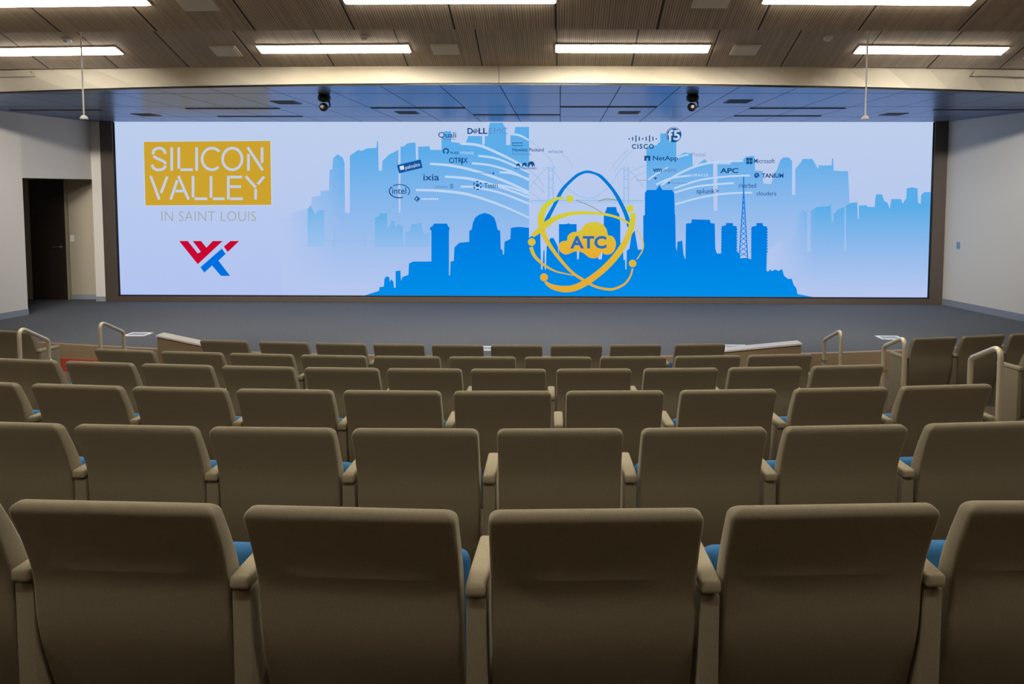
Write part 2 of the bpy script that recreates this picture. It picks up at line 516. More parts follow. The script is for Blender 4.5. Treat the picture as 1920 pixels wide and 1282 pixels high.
# unseen light bars added in the bay slot to brighten stage, walls and beam
for i, x in enumerate([-7.9, -5.9, -3.5, -1.7, .1, 1.9, 4.3, 6.3]):
    p = bay_pt(x, 0, 6.42, 3.46); th = math.asin((x - XA) / T_R)
    outer = {0: 1, 1: .3, 6: -.3, 7: -1}.get(i, 0)
    t = empty('added_light_bar', p + Vector((0, .16 + .25 * abs(outer), .17 + .1 * abs(outer))), th + math.radians(16) * outer, math.radians(56 + (17 if abs(outer) == 1 else 3 if outer else 0)))
    tag(t, 'added unseen fill light bar in the ceiling slot, %s from left' % ORD[i], 'light bar', 'added light bars in the ceiling slot')
    b = MB(); b.box(-.75, .75, -.035, .035, .0, .05, .006); b.build('housing', M_BLACK, t)
    MB().box(-.72, .72, -.025, .025, -.006, .001).build('lens', M_WHITE2, t)
    ld = bpy.data.lights.new('fill_lamp', 'AREA'); ld.shape = 'RECTANGLE'; ld.size = 1.4; ld.size_y = .05
    ld.energy = FILL_POWER * (.85 if abs(outer) == 1 else 1.5 if outer else 1); ld.color = FILL_COL; ld.spread = math.radians(64)
    lo = link(bpy.data.objects.new('fill_lamp', ld), t); lo.location = (0, 0, -.012)

# square white air diffusers on the sloped ceiling
def make_square():
    t = empty('ceiling_diffuser')
    b = MB(); b.box(-.15, .15, -.11, .11, -.012, .01, .003); b.build('face_plate', M_WHITE, t)
    b = MB(); b.box(-.125, .125, -.088, .088, -.018, -.010, .002); b.build('inner_panel', M_WHITE, t)
    return t
proto = None
for x, rho, bay, lab in [(-3.80, -.35, 0, 'square white ceiling panel between the two left lights of the beam row'),
                         (-1.295, -.365, 0, 'square white ceiling panel between the two middle lights of the beam row'),
                         (2.075, -.36, 0, 'square white ceiling panel between the two right lights of the beam row'),
                         (5.50, -.33, 0, 'square white ceiling panel at the right edge of the photo'),
                         (-2.98, -.40, 1, 'square white ceiling panel at the top edge, left of centre'),
                         (1.22, -.42, 1, 'square white ceiling panel at the top edge, right of centre')]:
    if proto is None: proto = t = make_square()
    else: t = copy_tree(proto)
    p, th = on_bay(x, rho, bay)
    t.location = p; t.rotation_euler = (TILT, 0, th); tag(t, lab, 'ceiling panel', 'square panels on the sloped ceiling')
proto = None
for x, lab in [(-5.504, 'round white ceiling sensor above the leftmost beam row light'),
               (-2.139, 'round white ceiling sensor above the second beam row light'),
               (2.921, 'round white ceiling sensor left of the rightmost beam row light')]:
    if proto is None:
        proto = t = empty('ceiling_sensor')
        MB().lathe([(0, .004), (.052, .004), (.052, -.008), (.045, -.016), (0, -.016)], 24).build('base', M_WHITE2, t, 40)
        MB().lathe([(.028, -.016), (.025, -.034), (.012, -.038), (0, -.038)], 20).build('cap', M_WHITE2, t, 40)
    else: t = copy_tree(proto)
    p, th = on_bay(x, -.60, 0)
    t.location = p; t.rotation_euler = (TILT, 0, th); tag(t, lab, 'ceiling sensor', 'round sensors on the sloped ceiling')

# pendant rods with small domes
for x, lab in [(-4.50, 'thin white hanging rod with dome end at the left side'), (2.84, 'thin white hanging rod with dome end at the right side')]:
    zb = 2.735; top = bay_pt(x, 6.9 - 8.667 - .09 * 0, 8.667, 3.525)
    t = empty('pendant_rod', (x, 6.9, zb)); tag(t, lab, 'hanging rod')
    MB().tube([(0, 0, .03), (0, 0, 4.12 - zb)], .0075, 10).build('rod', M_WHITE2, t, 60)
    MB().lathe([(0, 0), (.034, 0), (.036, .006), (.030, .022), (.016, .036), (0, .040)], 20).build('dome', M_WHITE2, t, 50)
    MB().lathe([(0, 4.04 - zb), (.05, 4.05 - zb), (.05, 4.16 - zb), (0, 4.16 - zb)], 20).build('canopy', M_WHITE2, t, 50)

# stage ceiling: slot diffusers, dark square vents
proto = None
for i, (x0, x1, y, lab) in enumerate([
    (-8.63, -7.19, 11.46, 'far left'), (-5.73, -4.31, 11.235, 'left, nearer of two'), (-5.82, -4.375, 12.447, 'left, farther of two'),
    (-2.88, -1.435, 11.163, 'left of centre'), (-1.45, .014, 12.178, 'centre, nearest the screen'), (.012, 1.436, 11.021, 'right of centre'),
    (2.90, 4.35, 12.343, 'right, farther of two'), (2.86, 4.31, 11.20, 'right, nearer of two'), (5.74, 7.18, 11.41, 'far right')]):
    if proto is None:
        proto = t = empty('slot_vent')
        b = MB(); L = 1.44
        for ys in (-.03, .022): b.box(-L / 2, L / 2, ys, ys + .008, -.010, .004)
        b.build('rim', M_FRAME, t)
        MB().box(-L / 2, L / 2, -.022, .022, -.004, .002).build('slot', M_DARK, t)
    else: t = copy_tree(proto)
    t.location = ((x0 + x1) / 2, y, CEIL_Z)
    tag(t, 'long thin dark slot vent in the stage ceiling, %s' % lab, 'slot vent', 'slot vents in the stage ceiling')
proto = None
for x, y, lab in [(-3.915, 10.488, 'just left of the left camera'), (-6.895, 12.187, 'farthest left, above the gold sign'), (-2.466, 11.848, 'second from left near the screen'),
                  (1.10, 11.844, 'third from left near the screen'), (2.49, 10.368, 'just right of the right camera'), (5.43, 12.085, 'farthest right, near the hanging rod')]:
    if proto is None:
        proto = t = empty('square_vent')
        b = MB()
        for a in (-.17, .155): b.box(a, a + .015, -.17, .17, -.008, .003); b.box(-.17, .17, a, a + .015, -.008, .003)
        b.build('rim', M_FRAME, t)
        MB().box(-.155, .155, -.155, .155, -.005, .002).build('grille', M_DARK, t)
    else: t = copy_tree(proto)
    t.location = (x, y, CEIL_Z)
    tag(t, 'dark square vent in the stage ceiling, %s' % lab, 'vent', 'dark square vents in the stage ceiling')

# cameras hanging from the stage ceiling
proto = None
for x, lab in [(-3.09, 'black dome camera hanging from the stage ceiling, left one'), (1.72, 'black dome camera hanging from the stage ceiling, right one')]:
    if proto is None:
        proto = t = empty('dome_camera')
        MB().lathe([(0, 0), (.066, 0), (.080, -.02), (.083, -.06), (.074, -.085), (.045, -.10), (0, -.102)], 28).build('housing', M_BLACK, t, 50)
        MB().tube(fillet([(.045, 0, -.09), (.068, 0, -.10), (.075, 0, -.16), (.045, 0, -.165)], .02), .011).build('arm', M_BLACK, t, 60)
        bm = MB(); bm.lathe([(0, -.058), (.03, -.05), (.052, -.025), (.058, 0), (.052, .025), (.03, .05), (0, .058)], 24, Matrix.Translation((-.01, 0, -.165)) @ Matrix.Rotation(PI / 2, 4, 'X'))
        head = bm.build('camera_head', M_BLACK, t, 60)
        MB().lathe([(0, .066), (.020, .066), (.028, .058), (.028, .045), (0, .045)], 20, Matrix.Translation((-.01, 0, -.165)) @ Matrix.Rotation(PI / 2, 4, 'X')).build('lens', pmat('lens_glass', (.16, .13, .08), .12), head, 40)
        MB().box(-.004, .004, -.086, -.078, -.070, -.062, .001).build('status_light', M_WHITE2, t)
    else: t = copy_tree(proto)
    t.location = (x, 9.62, CEIL_Z); tag(t, lab, 'camera', 'dome cameras under the stage ceiling')

# access panel on the beam
for x0, x1, lab in [(4.95, 5.75, 'shallow cream access panel on the beam at the right end'), (-7.0, -6.45, 'shallow cream access panel on the beam at the left end')]:
    b = MB(); n = 6
    for k in range(n):
        xa, xb = x0 + (x1 - x0) * k / n, x0 + (x1 - x0) * (k + 1) / n
        def P(x, t, off):
            q = beam_top(x).lerp(beam_bot(x), t); return q + Vector((0, -off * 2, -off * .3))
        for f0, f1 in ((.06, .34),):
            b.quad(P(xa, f0, .002), P(xb, f0, .002), P(xb, f1, .002), P(xa, f1, .002))
    bmesh.ops.remove_doubles(b.bm, verts=b.bm.verts, dist=.0005)
    o = b.build('access_panel', M_BEAM); tag(o, lab, 'access panel')

# ------------------------------------------------------------------ seating
def back_profile(z):
    pts = [(.10, .20), (.26, .148), (.36, .118), (.44, .096), (.50, .084), (.56, .080), (.62, .078), (.66, .072), (.70, .061), (.76, .040), (.82, .015), (.86, .0)]
    for (z0, y0), (z1, y1) in zip(pts, pts[1:]):
        if z <= z1: return y0 + (y1 - y0) * (z - z0) / (z1 - z0)
    return 0
def make_back(wd):
    t = bmesh.new(); TH, RT, RC = .052, .025, .032
    zs_ = [.12, .125, .135, .16, .20, .26, .31, .36, .40, .44, .48, .52, .56, .60, .63, .66, .69, .72, .76, .80, .825]
    zs_ += [.86 - RC * (1 - math.sin(a * PI / 2 / 7)) for a in range(1, 8)]
    rings = []
    for z in zs_:
        yr = back_profile(z); th = TH + .026 * min(1, max(0, (.84 - z)) / .25)
        hw = wd / 2 - .003 - .004 * min(1.4, max(0, (.86 - z) / .43))
        dzt = max(0, z - (.86 - RC)); inx = RC - math.sqrt(max(0, RC * RC - dzt * dzt))
        dzy = max(0, z - (.86 - RT)); iny = RT - math.sqrt(max(0, RT * RT - dzy * dzy))
        if z < .135: inx += (.135 - z) * .8; iny += (.135 - z) * .8
        hw -= inx; y0 = yr + iny; y1 = yr + th - iny
        r = max(.001, min(.011, (y1 - y0) / 2 - .001))
        ring = []
        for cx, cy, a0 in ((hw - r, y1 - r, 0), (-hw + r, y1 - r, 90), (-hw + r, y0 + r, 180), (hw - r, y0 + r, 270)):
            for k in range(5):
                a = math.radians(a0 + 90 * k / 4)
                ring.append(t.verts.new((cx + r * math.cos(a), cy + r * math.sin(a), z)))
        rings.append(ring)
    n = len(rings[0])
    for A, B in zip(rings, rings[1:]):
        for i in range(n): t.faces.new((A[i], A[(i + 1) % n], B[(i + 1) % n], B[i]))
    t.faces.new(rings[0][::-1]); t.faces.new(rings[-1])
    bmesh.ops.recalc_face_normals(t, faces=t.faces)
    m = MB(); m.add(t); return m
def arm_meshes():
    p = MB(); p.box(-.0245, .0245, .080, .325, 0, .612, .004); p.box(-.017, .017, .095, .31, .60, .632)
    c = MB(); c.box(-.0258, .0258, .066, .332, .622, .656, .010, 3)
    return p.mesh('arm_panel', M_FAB, 40), c.mesh('arm_cap', M_ARM, 60)
ARM_P, ARM_C = arm_meshes()
def add_arm(t, x):
    a = link(bpy.data.objects.new('armrest', ARM_P), t); a.location = (x, 0, 0)
    c = link(bpy.data.objects.new('arm_cap', ARM_C), a); c['label'] = 'padded tan arm cap'
    return a
ROW_S = [
    [-.962, -.382, .196, .789, 1.373, 1.945],
    [-1.53, -.973, -.425, .137, .704, 1.271, 1.840, 2.423],
    [-2.640, -2.008, -1.405, -.807, -.214, .390, 1.005, 1.632, 2.271, 2.890],
    [-3.275, -2.661, -2.059, -1.451, -.842, -.253, .340, .945, 1.562, 2.174, 2.787],
    [-3.173, -2.527, -1.888, -1.245, -.605, .042, .688, 1.333, 1.980, 2.620],
    [-2.839, -2.176, -1.564, -.954, -.345, .259, .873, 1.482, 2.154]]
CHAIR_Y = [1.692, 2.759, 3.880, 5.031, 6.111, 7.348]
NEAR_ROW = [(-1.672, 1.735, -.045), (-1.095, 1.705, -.033), (-.506, 1.681, -.038), (.090, 1.683, .040), (.673, 1.719, .055), (1.262, 1.750, .02)]   # the nearest chairs stand slightly askew
ROW_W = [.524, .499, .540, .535, .574, .534]
ROW_NAME = ['nearest row', 'second nearest row', 'third nearest row', 'fourth row, counted from nearest', 'fifth row, second farthest', 'farthest row by stage']
def make_chair(wd):
    t = empty('auditorium_chair')
    link(bpy.data.objects.new('backrest', make_back(wd).mesh('backrest', M_FAB, 60)), t)
    sw = wd - .05
    b = MB(); R = Matrix.Translation((0, .325, .435)) @ Matrix.Rotation(math.radians(-14), 4, 'X')
    b.box(-sw / 2, sw / 2, -.05, .04, -.20, .165, .034, 4, R)
    st = b.build('seat', M_BLUE, t, 60); st['label'] = 'tipped up blue seat cushion'
    b = MB(); b.box(-sw / 2 + .015, sw / 2 - .015, .036, .052, -.20, .15, .005, 2, R)
    b.build('seat_pan', M_PAN, st, 40)
    return t
for r in range(6):
    S = list(ROW_S[r]); wd = ROW_W[r]
    extra = {5: [4.785, 5.392, 6.015], 4: [5.32]}.get(r, [])
    left_extra = {5: [-5.47]}.get(r, [])
    proto = make_chair(wd); used = False
    blocks = [(S, 'main'), (extra, 'right'), (left_extra, 'left')]
    for blk, side in blocks:
        for i, s in enumerate(blk):
            if not used: t = proto; used = True
            else:
                t = proto.copy(); COL.objects.link(t)
                for ch in proto.children:
                    if ch.name.startswith('armrest'): continue
                    c = ch.copy(); COL.objects.link(c); c.parent = t
                    for g in ch.children:
                        d = g.copy(); COL.objects.link(d); d.parent = c
            x, y, th = row_arc(s, CHAIR_Y[r]) if r else NEAR_ROW[i]
            t.location = (x, y, FLOOR_Z[r]); t.rotation_euler = (0, 0, th)
            step = (blk[i + 1] - s) if i + 1 < len(blk) else (s - blk[i - 1] if i else wd / .9)
            n = len(blk)
            if side == 'main':
                where = 'first' if i == 0 else ('last' if i == n - 1 else ORD[i])
                lab = 'beige auditorium chair, %s from left in the %s' % (ORD[i], ROW_NAME[r])
            elif side == 'right':
                lab = ('beige auditorium chair right of the right aisle, %s from the left in the farthest row' % ORD[i]) if r == 5 else 'beige auditorium chair at the right photo edge, beside the nearest right handrail'
            else:
                lab = 'beige auditorium chair at the left photo edge, left of the left aisle'
            tag(t, lab, 'chair', 'auditorium chairs')
            t['_arms'] = [step / 2] + ([-(blk[1] - blk[0]) / 2 if n > 1 else -step / 2] if i == 0 else [])
for t in [o for o in list(COL.objects) if '_arms' in o]:
    for x in t['_arms']: add_arm(t, x)
    del t['_arms']

# ------------------------------------------------------------------ aisle handrails
def handrail(x, y0, z0, y1, z1, floor0, floor1, label, side):
    t = empty('handrail', (x, y0, floor0)); tag(t, label, 'handrail', 'steel aisle handrails')
    zn, zf, L = z0 - floor0, z1 - floor0, y1 - y0
    b = MB(); b.tube(fillet([(0, 0, 0), (0, 0, zn), (0, L, zf), (0, L, floor1 - floor0)], .055), .0165, 14)
    b.build('rail', M_STEEL, t, 60)
    for yy, zz, nm in ((0, 0, 'base_flange'), (L, floor1 - floor0, 'base_flange')):
        MB().lathe([(0, 0), (.05, 0), (.05, .012), (.024, .02), (.0, .02)], 20, Matrix.Translation((0, yy, zz))).build(nm, M_STEEL, t, 40)
    b = MB(); b.lathe([(.017, -.012), (.025, -.010), (.025, .010), (.017, .012)], 18, Matrix.Translation((0, L, zf - .19)) @ Matrix.Rotation(.5, 4, 'X'))
    b.build('collar', M_CHROME, t, 50)
CZ = CAM_Z
tmp = [
 (2.60, 4.29, CZ - .91, 4.60, CZ - 1.055, 2, 2, 'steel handrail nearest the camera in the right aisle'),
 (2.53, 5.33, CZ - 1.07, 5.67, CZ - 1.21, 3, 3, 'middle steel handrail of the right aisle'),
 (2.525, 6.52, CZ - 1.245, 6.93, CZ - 1.42, 4, 4, 'steel handrail farthest from the camera in the right aisle'),
 (-4.36, 6.80, CZ - 1.245, 7.17, CZ - 1.42, 4, 5, 'steel handrail of the left aisle beside the fifth row end'),
 (-4.48, 5.93, .935, 6.27, .752, 3, 4, 'steel handrail at the left edge of the photo')]
RISERS = [y - .30 for y in ROWS_Y]
def floor_at(x, y):
    z = FLOOR_Z[0] + .162
    for i, e in enumerate(RISERS):
        if y >= arc_y(x, e, ROW_R, ROW_XC): z = FLOOR_Z[i]
    return z
for x, y0, z0, y1, z1, f0, f1, lab in tmp:
    handrail(x, y0, z0, y1, z1, floor_at(x, y0), floor_at(x, y1), lab, 0)

# ------------------------------------------------------------------ stage edge items
def wedge_box(x0, x1, zl, zr, yf, label):
    t = empty('wedge_box', ((x0 + x1) / 2, yf, FLOOR_Z[5])); tag(t, label, 'wedge box')
    xa, xb = x0 - (x0 + x1) / 2, x1 - (x0 + x1) / 2; o = -FLOOR_Z[5]
    b = MB(); b.prism([(xa, 0), (xb, 0), (xb, zr + o - .02), (xa, zl + o - .02)], 'y', 0, .16)
    b.build('body', M_WOOD, t)
    b = MB(); b.prism([(xa - .01, zl + o - .02), (xb + .01, zr + o - .02), (xb + .01, zr + o), (xa - .01, zl + o)], 'y', -.012, .172)
    c = b.build('top_cap', M_CAP, t); c['label'] = 'pale sloping top'
wedge_box(-5.05, -4.30, .253, .095, 9.0, 'low wood box with pale sloping top at the left stage edge')
wedge_box(2.0, 2.98, .095, .195, 8.96, 'low wood box with pale sloping top at the right stage edge')
for x0, x1, lab in [(-6.75, -5.75, 'red panel on the stage front by the left aisle'), (3.94, 4.22, 'red panel on the stage front by the right aisle')]:
    xm = (x0 + x1) / 2
    b = MB(); n = 4
    for k in range(n):
        xa, xb = x0 + (x1 - x0) * k / n, x0 + (x1 - x0) * (k + 1) / n
        ya, yb = arc_y(xa, STAGE_Y, STAGE_R) - .035, arc_y(xb, STAGE_Y, STAGE_R) - .035
        z0, z1 = FLOOR_Z[5], -.185
        b.prism([(xa, ya), (xb, yb), (xb, yb + .014), (xa, ya + .014)], 'z', z0, z1)
    tag(b.build('red_panel', M_RED), lab, 'red panel')
proto = None
for x, y, lab in [(-6.04, 10.29, 'white framed floor box on the stage near the left handrail'), (4.66, 10.28, 'white framed floor box on the stage near the right aisle'),
                  (2.33, 9.62, 'white framed floor box beside the right wedge box'), (-.98, 9.46, 'white framed floor box at the middle of the stage edge')]:
    if proto is None:
        proto = t = empty('floor_box')
        b = MB()
        for a in (-.16, .12): b.box(a, a + .04, -.12, .12, 0, .008); b.box(-.16, .16, a * .75, a * .75 + .03, 0, .008)
        b.build('frame', M_WHITE2, t)
        MB().box(-.12, .12, -.09, .09, 0, .005).build('lid', M_BASE, t)
    else: t = copy_tree(proto)
    t.location = (x, y, 0); tag(t, lab, 'floor box', 'floor boxes on the stage')
#SCREEN#
# ------------------------------------------------------------------ LED video wall
SX0, SX1, SZ0, SZ1, SY = -8.197, 6.757, .112, 3.319, 13.40
VW = empty('video_wall', (XA, SY, 0))
tag(VW, 'wide lit video wall showing a blue city skyline, a gold sign and logos', 'video wall')
BASE = Vector((XA, SY, 0))
b = MB(); b.box(SX0 - XA, SX1 - XA, 0, .06, SZ0, SZ1 - .004)
def screen_bg():
    m = emit_mat('screen_background', None)
    nt = m.node_tree; e = [n for n in nt.nodes if n.type == 'EMISSION'][0]
    x, y, z = pos_xyz(nt)
    f = nt.nodes.new('ShaderNodeMapRange'); nt.links.new(z, f.inputs[0])
    f.inputs[1].default_value = SZ0; f.inputs[2].default_value = SZ1
    nt.links.new(mixcol(nt, f.outputs[0], lin((178, 196, 240)), lin((189, 206, 236))), e.inputs[0])
    return m
M_BG = screen_bg()
DISP = b.build('display', M_BG, VW)
for x0, x1 in ((-8.425, SX0), (SX1, 6.985)):
    MB().box(x0 - XA, x1 - XA, -.06, .06, 0, SZ1 - .002, .004).build('frame_post', M_FRAME, VW)
MB().box(SX0 - XA, SX1 - XA, -.06, .06, 0, SZ0 - .012, .004).build('frame_rail', M_FRAME, VW)
b = MB()
b.box(SX0 - XA, SX0 - XA + .02, -.012, .0, SZ0, SZ1 - .01); b.box(SX1 - XA - .02, SX1 - XA, -.012, .0, SZ0, SZ1 - .01); b.box(SX0 - XA, SX1 - XA, -.02, .0, SZ0 - .012, SZ0 + .012)
b.build('bezel', M_BLACK, VW)

def s2(px, py):
    """a point of the picture shown on the wall, in the wall's own plane"""
    a, c = px - PPX, py - PPY
    a, c = a * _cr + c * _sr, c * _cr - a * _sr
    d = Vector((a / F_PX, 1, -c / F_PX))
    y = d.y * _cp + d.z * _sp; z = -d.y * _sp + d.z * _cp
    X = d.x * _cy - y * _sy; Y = d.x * _sy + y * _cy
    k = SY / Y
    X, Z = X * k, CAM_Z + z * k
    return min(max(X, SX0 + .021), SX1 - .021) - XA, min(max(Z, SZ0 + .013), SZ1 - .012)
PXM = 1 / 102.2        # metres on the wall per picture pixel
_em = {}
def ecol(rgb):
    if rgb not in _em: _em[rgb] = emit_mat('screen_colour', lin(rgb), 1.0, False)
    return _em[rgb]
def fade_mat(top, bot, ytop, ybot, xfade=None):
    """colour of the displayed picture running from top to bot between two heights"""
    m = emit_mat('screen_gradient', None, 1.0, False)
    nt = m.node_tree; e = [n for n in nt.nodes if n.type == 'EMISSION'][0]
    x, y, z = pos_xyz(nt)
    f = nt.nodes.new('ShaderNodeMapRange'); nt.links.new(z, f.inputs[0])
    f.inputs[1].default_value = s2(960, ytop)[1]; f.inputs[2].default_value = s2(960, ybot)[1]
    c = mixcol(nt, f.outputs[0], lin(top), lin(bot))
    if xfade:
        g = nt.nodes.new('ShaderNodeMapRange'); nt.links.new(x, g.inputs[0])
        g.inputs[1].default_value = s2(xfade[0], 400)[0] + XA; g.inputs[2].default_value = s2(xfade[1], 400)[0] + XA
        c = mixcol(nt, g.outputs[0], lin((181, 199, 239)), c)
    nt.links.new(c, e.inputs[0])
    return m
class G:
    """flat picture element on the wall: polygons and strokes given in picture pixels"""
    def __init__(s, layer): s.y = -.0025 * layer; s.v = []; s.f = []
    def raw(s, pts, tris):
        n = len(s.v); s.v += [(x, s.y, z) for x, z in pts]; s.f += [tuple(n + i for i in t) for t in tris]; return s
    def poly(s, pts):
        q = [s2(*p) for p in pts]
        tr = tessellate_polygon([[Vector((x, z, 0)) for x, z in q]])
        return s.raw(q, tr)
    def stroke(s, pts, wd, cap=False):
        """pts: pixels, wd: width in px or list"""
        if not isinstance(wd, (list, tuple)): wd = [wd] * len(pts)
        P = [Vector(p) for p in pts]; L = []; R = []
        for i, p in enumerate(P):
            d = (P[min(i + 1, len(P) - 1)] - P[max(i - 1, 0)]).normalized(); n = Vector((-d.y, d.x)) * wd[i] / 2
            L.append(s2(*(p + n))); R.append(s2(*(p - n)))
        n = len(L)
        return s.raw(L + R, [t for i in range(n - 1) for t in ((i, i + 1, n + i + 1), (i, n + i + 1, n + i))])
    def smooth(s, pts, wd, sub=8):
        """Catmull-Rom stroke"""
        if not isinstance(wd, (list, tuple)): wd = [wd] * len(pts)
        q = []; ww = []
        P = [Vector(p) for p in pts]
        for i in range(len(P) - 1):
            p0, p1, p2, p3 = P[max(i - 1, 0)], P[i], P[i + 1], P[min(i + 2, len(P) - 1)]
            for k in range(sub):
                t = k / sub
                q.append(.5 * (2 * p1 + (p2 - p0) * t + (2 * p0 - 5 * p1 + 4 * p2 - p3) * t * t + (3 * p1 - p0 - 3 * p2 + p3) * t ** 3))
                ww.append(wd[i] * (1 - t) + wd[i + 1] * t)
        q.append(P[-1]); ww.append(wd[-1])
        return s.stroke(q, ww)
    def disc(s, cx, cy, rx, ry=None, n=28):
        ry = ry or rx
        return s.poly([(cx + rx * math.cos(2 * PI * i / n), cy + ry * math.sin(2 * PI * i / n)) for i in range(n)])
    def arc(s, cx, cy, rx, ry, a0, a1, wd, n=24):
        return s.stroke([(cx + rx * math.cos(math.radians(a0 + (a1 - a0) * i / n)), cy + ry * math.sin(math.radians(a0 + (a1 - a0) * i / n))) for i in range(n + 1)], wd)
    def text(s, txt, x0, y0, x1, y1, bold=0, rot=0, spacing=1.0):
        c = bpy.data.curves.new('txt', 'FONT'); c.body = txt; c.offset = bold; c.resolution_u = 3; c.space_character = spacing
        o = bpy.data.objects.new('txt', c); COL.objects.link(o)
        me = bpy.data.meshes.new_from_object(o)
        bpy.data.objects.remove(o); bpy.data.curves.remove(c)
        vx = [v.co.x for v in me.vertices]; vy = [v.co.y for v in me.vertices]
        ax, bx, ay, by = min(vx), max(vx), min(vy), max(vy)
        cx, cy = (x0 + x1) / 2, (y0 + y1) / 2; ca, sa = math.cos(rot), math.sin(rot)
        pts = []
        for v in me.vertices:
            px = x0 + (v.co.x - ax) / (bx - ax) * (x1 - x0) - cx; py = y1 - (v.co.y - ay) / (by - ay) * (y1 - y0) - cy
            pts.append(s2(cx + px * ca - py * sa, cy + px * sa + py * ca))
        s.raw(pts, [tuple(p.vertices) for p in me.polygons])
        bpy.data.meshes.remove(me); return s
    def build(s, name, mat, label=None):
        me = bpy.data.meshes.new(name); me.from_pydata(s.v, [], s.f); me.update()
        me.materials.append(mat)
        o = link(bpy.data.objects.new(name, me), DISP)
        if label: o['label'] = label
        return o
SKY_T, SKY_B = (92, 172, 233), (181, 199, 239)
# far skylines
A = [(528,411),(545,406),(545,400),(576,391),(584,384),(584,369),(601,367),(601,358),(617,357),(618,318),(623,318),(624,303),(625,296),(633,289),(643,296),(646,305),(647,399),(656,400),(656,292),(672,281),(678,283),(689,278),(706,277),(707,265),(709,265),(710,320),(716,320),(717,302),(729,290),(747,281),(747.5,399),(751,399),(751,275),(758,274),(762,270),(767,268),(779,267),(780,299),(784,299),(784,275),(805,274),(807,281),(828,281),(828,260),(832,260),(832,246),(846,246),(846,266),(861,268),(865,272),(873,269),(878,255),(904,255),(904,268),(907,276),(909,268),(909,255),(915,255),(917,236),(919,230),(943,230),(945,236),(949,240),(949,272),(957,272),(957,250),(965,249),(966,238),(992,238),(992,556),(528,556)]
G(1).poly(A).build('far_skyline', fade_mat(SKY_T, SKY_B, 285, 545, (530, 640)), 'pale blue far skyline fading out on the left')
Bp = [(1212,470),(1212,278),(1213,275),(1232,272),(1234,268),(1238,265),(1238,250),(1268,250),(1268,300),(1271,300),(1272,292),(1283,286),(1298,288),(1299,314),(1304,311),(1313,305),(1321,298),(1327,305),(1336,306),(1337,297),(1338,395),(1345,395),(1345,308),(1369,308),(1372,303),(1392,301),(1398,294),(1414,292),(1416,320),(1430,320),(1431,344),(1446,345),(1451,326),(1457,317),(1463,300),(1469,295),(1479,295),(1485,302),(1485,365),(1491,365),(1491,317),(1501,305),(1505,298),(1523,298),(1534,317),(1535,310),(1559,310),(1560,297),(1562,297),(1563,320),(1590,321),(1593,383),(1593,470),(1593,530),(1212,530)]
G(1).poly(Bp).build('far_skyline', fade_mat(SKY_T, SKY_B, 290, 500), 'pale blue far skyline right of the arch')
Cp = [(1440,556),(1442,470),(1461,453),(1478,448),(1481,442),(1491,442),(1493,413),(1497,401),(1505,392),(1513,401),(1513,471),(1519,471),(1520,395),(1532,388),(1556,386),(1557,377),(1559,416),(1562,416),(1563,401),(1572,392),(1583,388),(1583,471),(1586,471),(1586,385),(1596,380),(1607,379),(1608,410),(1610,410),(1610,385),(1626,385),(1626,388),(1640,388),(1641,371),(1643,364),(1653,364),(1658,377),(1664,380),(1668,392),(1671,373),(1689,373),(1692,382),(1699,371),(1700,353),(1711,351),(1720,353),(1721,380),(1726,383),(1727,365),(1733,360),(1760,360),(1760,556)]
G(2).poly(Cp).build('far_skyline', fade_mat((88, 172, 232), SKY_B, 385, 550, (1445, 1530)), 'pale blue far skyline at the right end')
Dp = [(703,463),(703,408),(712,405),(712,400),(726,400),(726,430),(733,420),(733,414),(739,414),(742,425),(748,420),(755,424),(757,462),(760,462),(760,436),(770,432),(771,420),(781,420),(783,418),(790,418),(793,435),(800,440),(806,432),(806,463)]
G(2).poly(Dp).build('far_skyline', fade_mat((100, 174, 231), (150, 191, 236), 400, 470), 'small pale towers left of the dark skyline')
Ep = [(577,463),(577,392),(583,385),(587,394),(592,402),(597,394),(608,394),(608,463)]
G(2).poly(Ep).build('far_skyline', fade_mat((112, 180, 232), (158, 194, 237), 385, 465), 'small pale towers at the left fade')
g = G(3)
for x in (627, 685): g.stroke([(x, 421), (x, 463)], 3)
g.stroke([(609, 452), (703, 452)], 1.6).smooth([(609, 440), (627, 422), (655, 448), (685, 422), (703, 440)], 1)
g.build('bridge_drawing', ecol((150, 188, 232)), 'pale suspension bridge at the left')
g = G(3)
for x0, x1 in ((1029, 1037), (1170, 1178)):
    g.stroke([(x0, 312), (x0, 382)], 2).stroke([(x1, 312), (x1, 382)], 2)
    for y in (320, 336, 352): g.stroke([(x0, y), (x1, y)], 2)
g.stroke([(994, 376), (1206, 376)], 2.4).stroke([(994, 380), (1206, 380)], 1)
g.smooth([(994, 352), (1029, 314), (1060, 350), (1103, 372), (1140, 352), (1170, 314), (1206, 350)], 1.2)
g.build('bridge_drawing', ecol((150, 190, 232)), 'pale suspension bridge behind the arch')
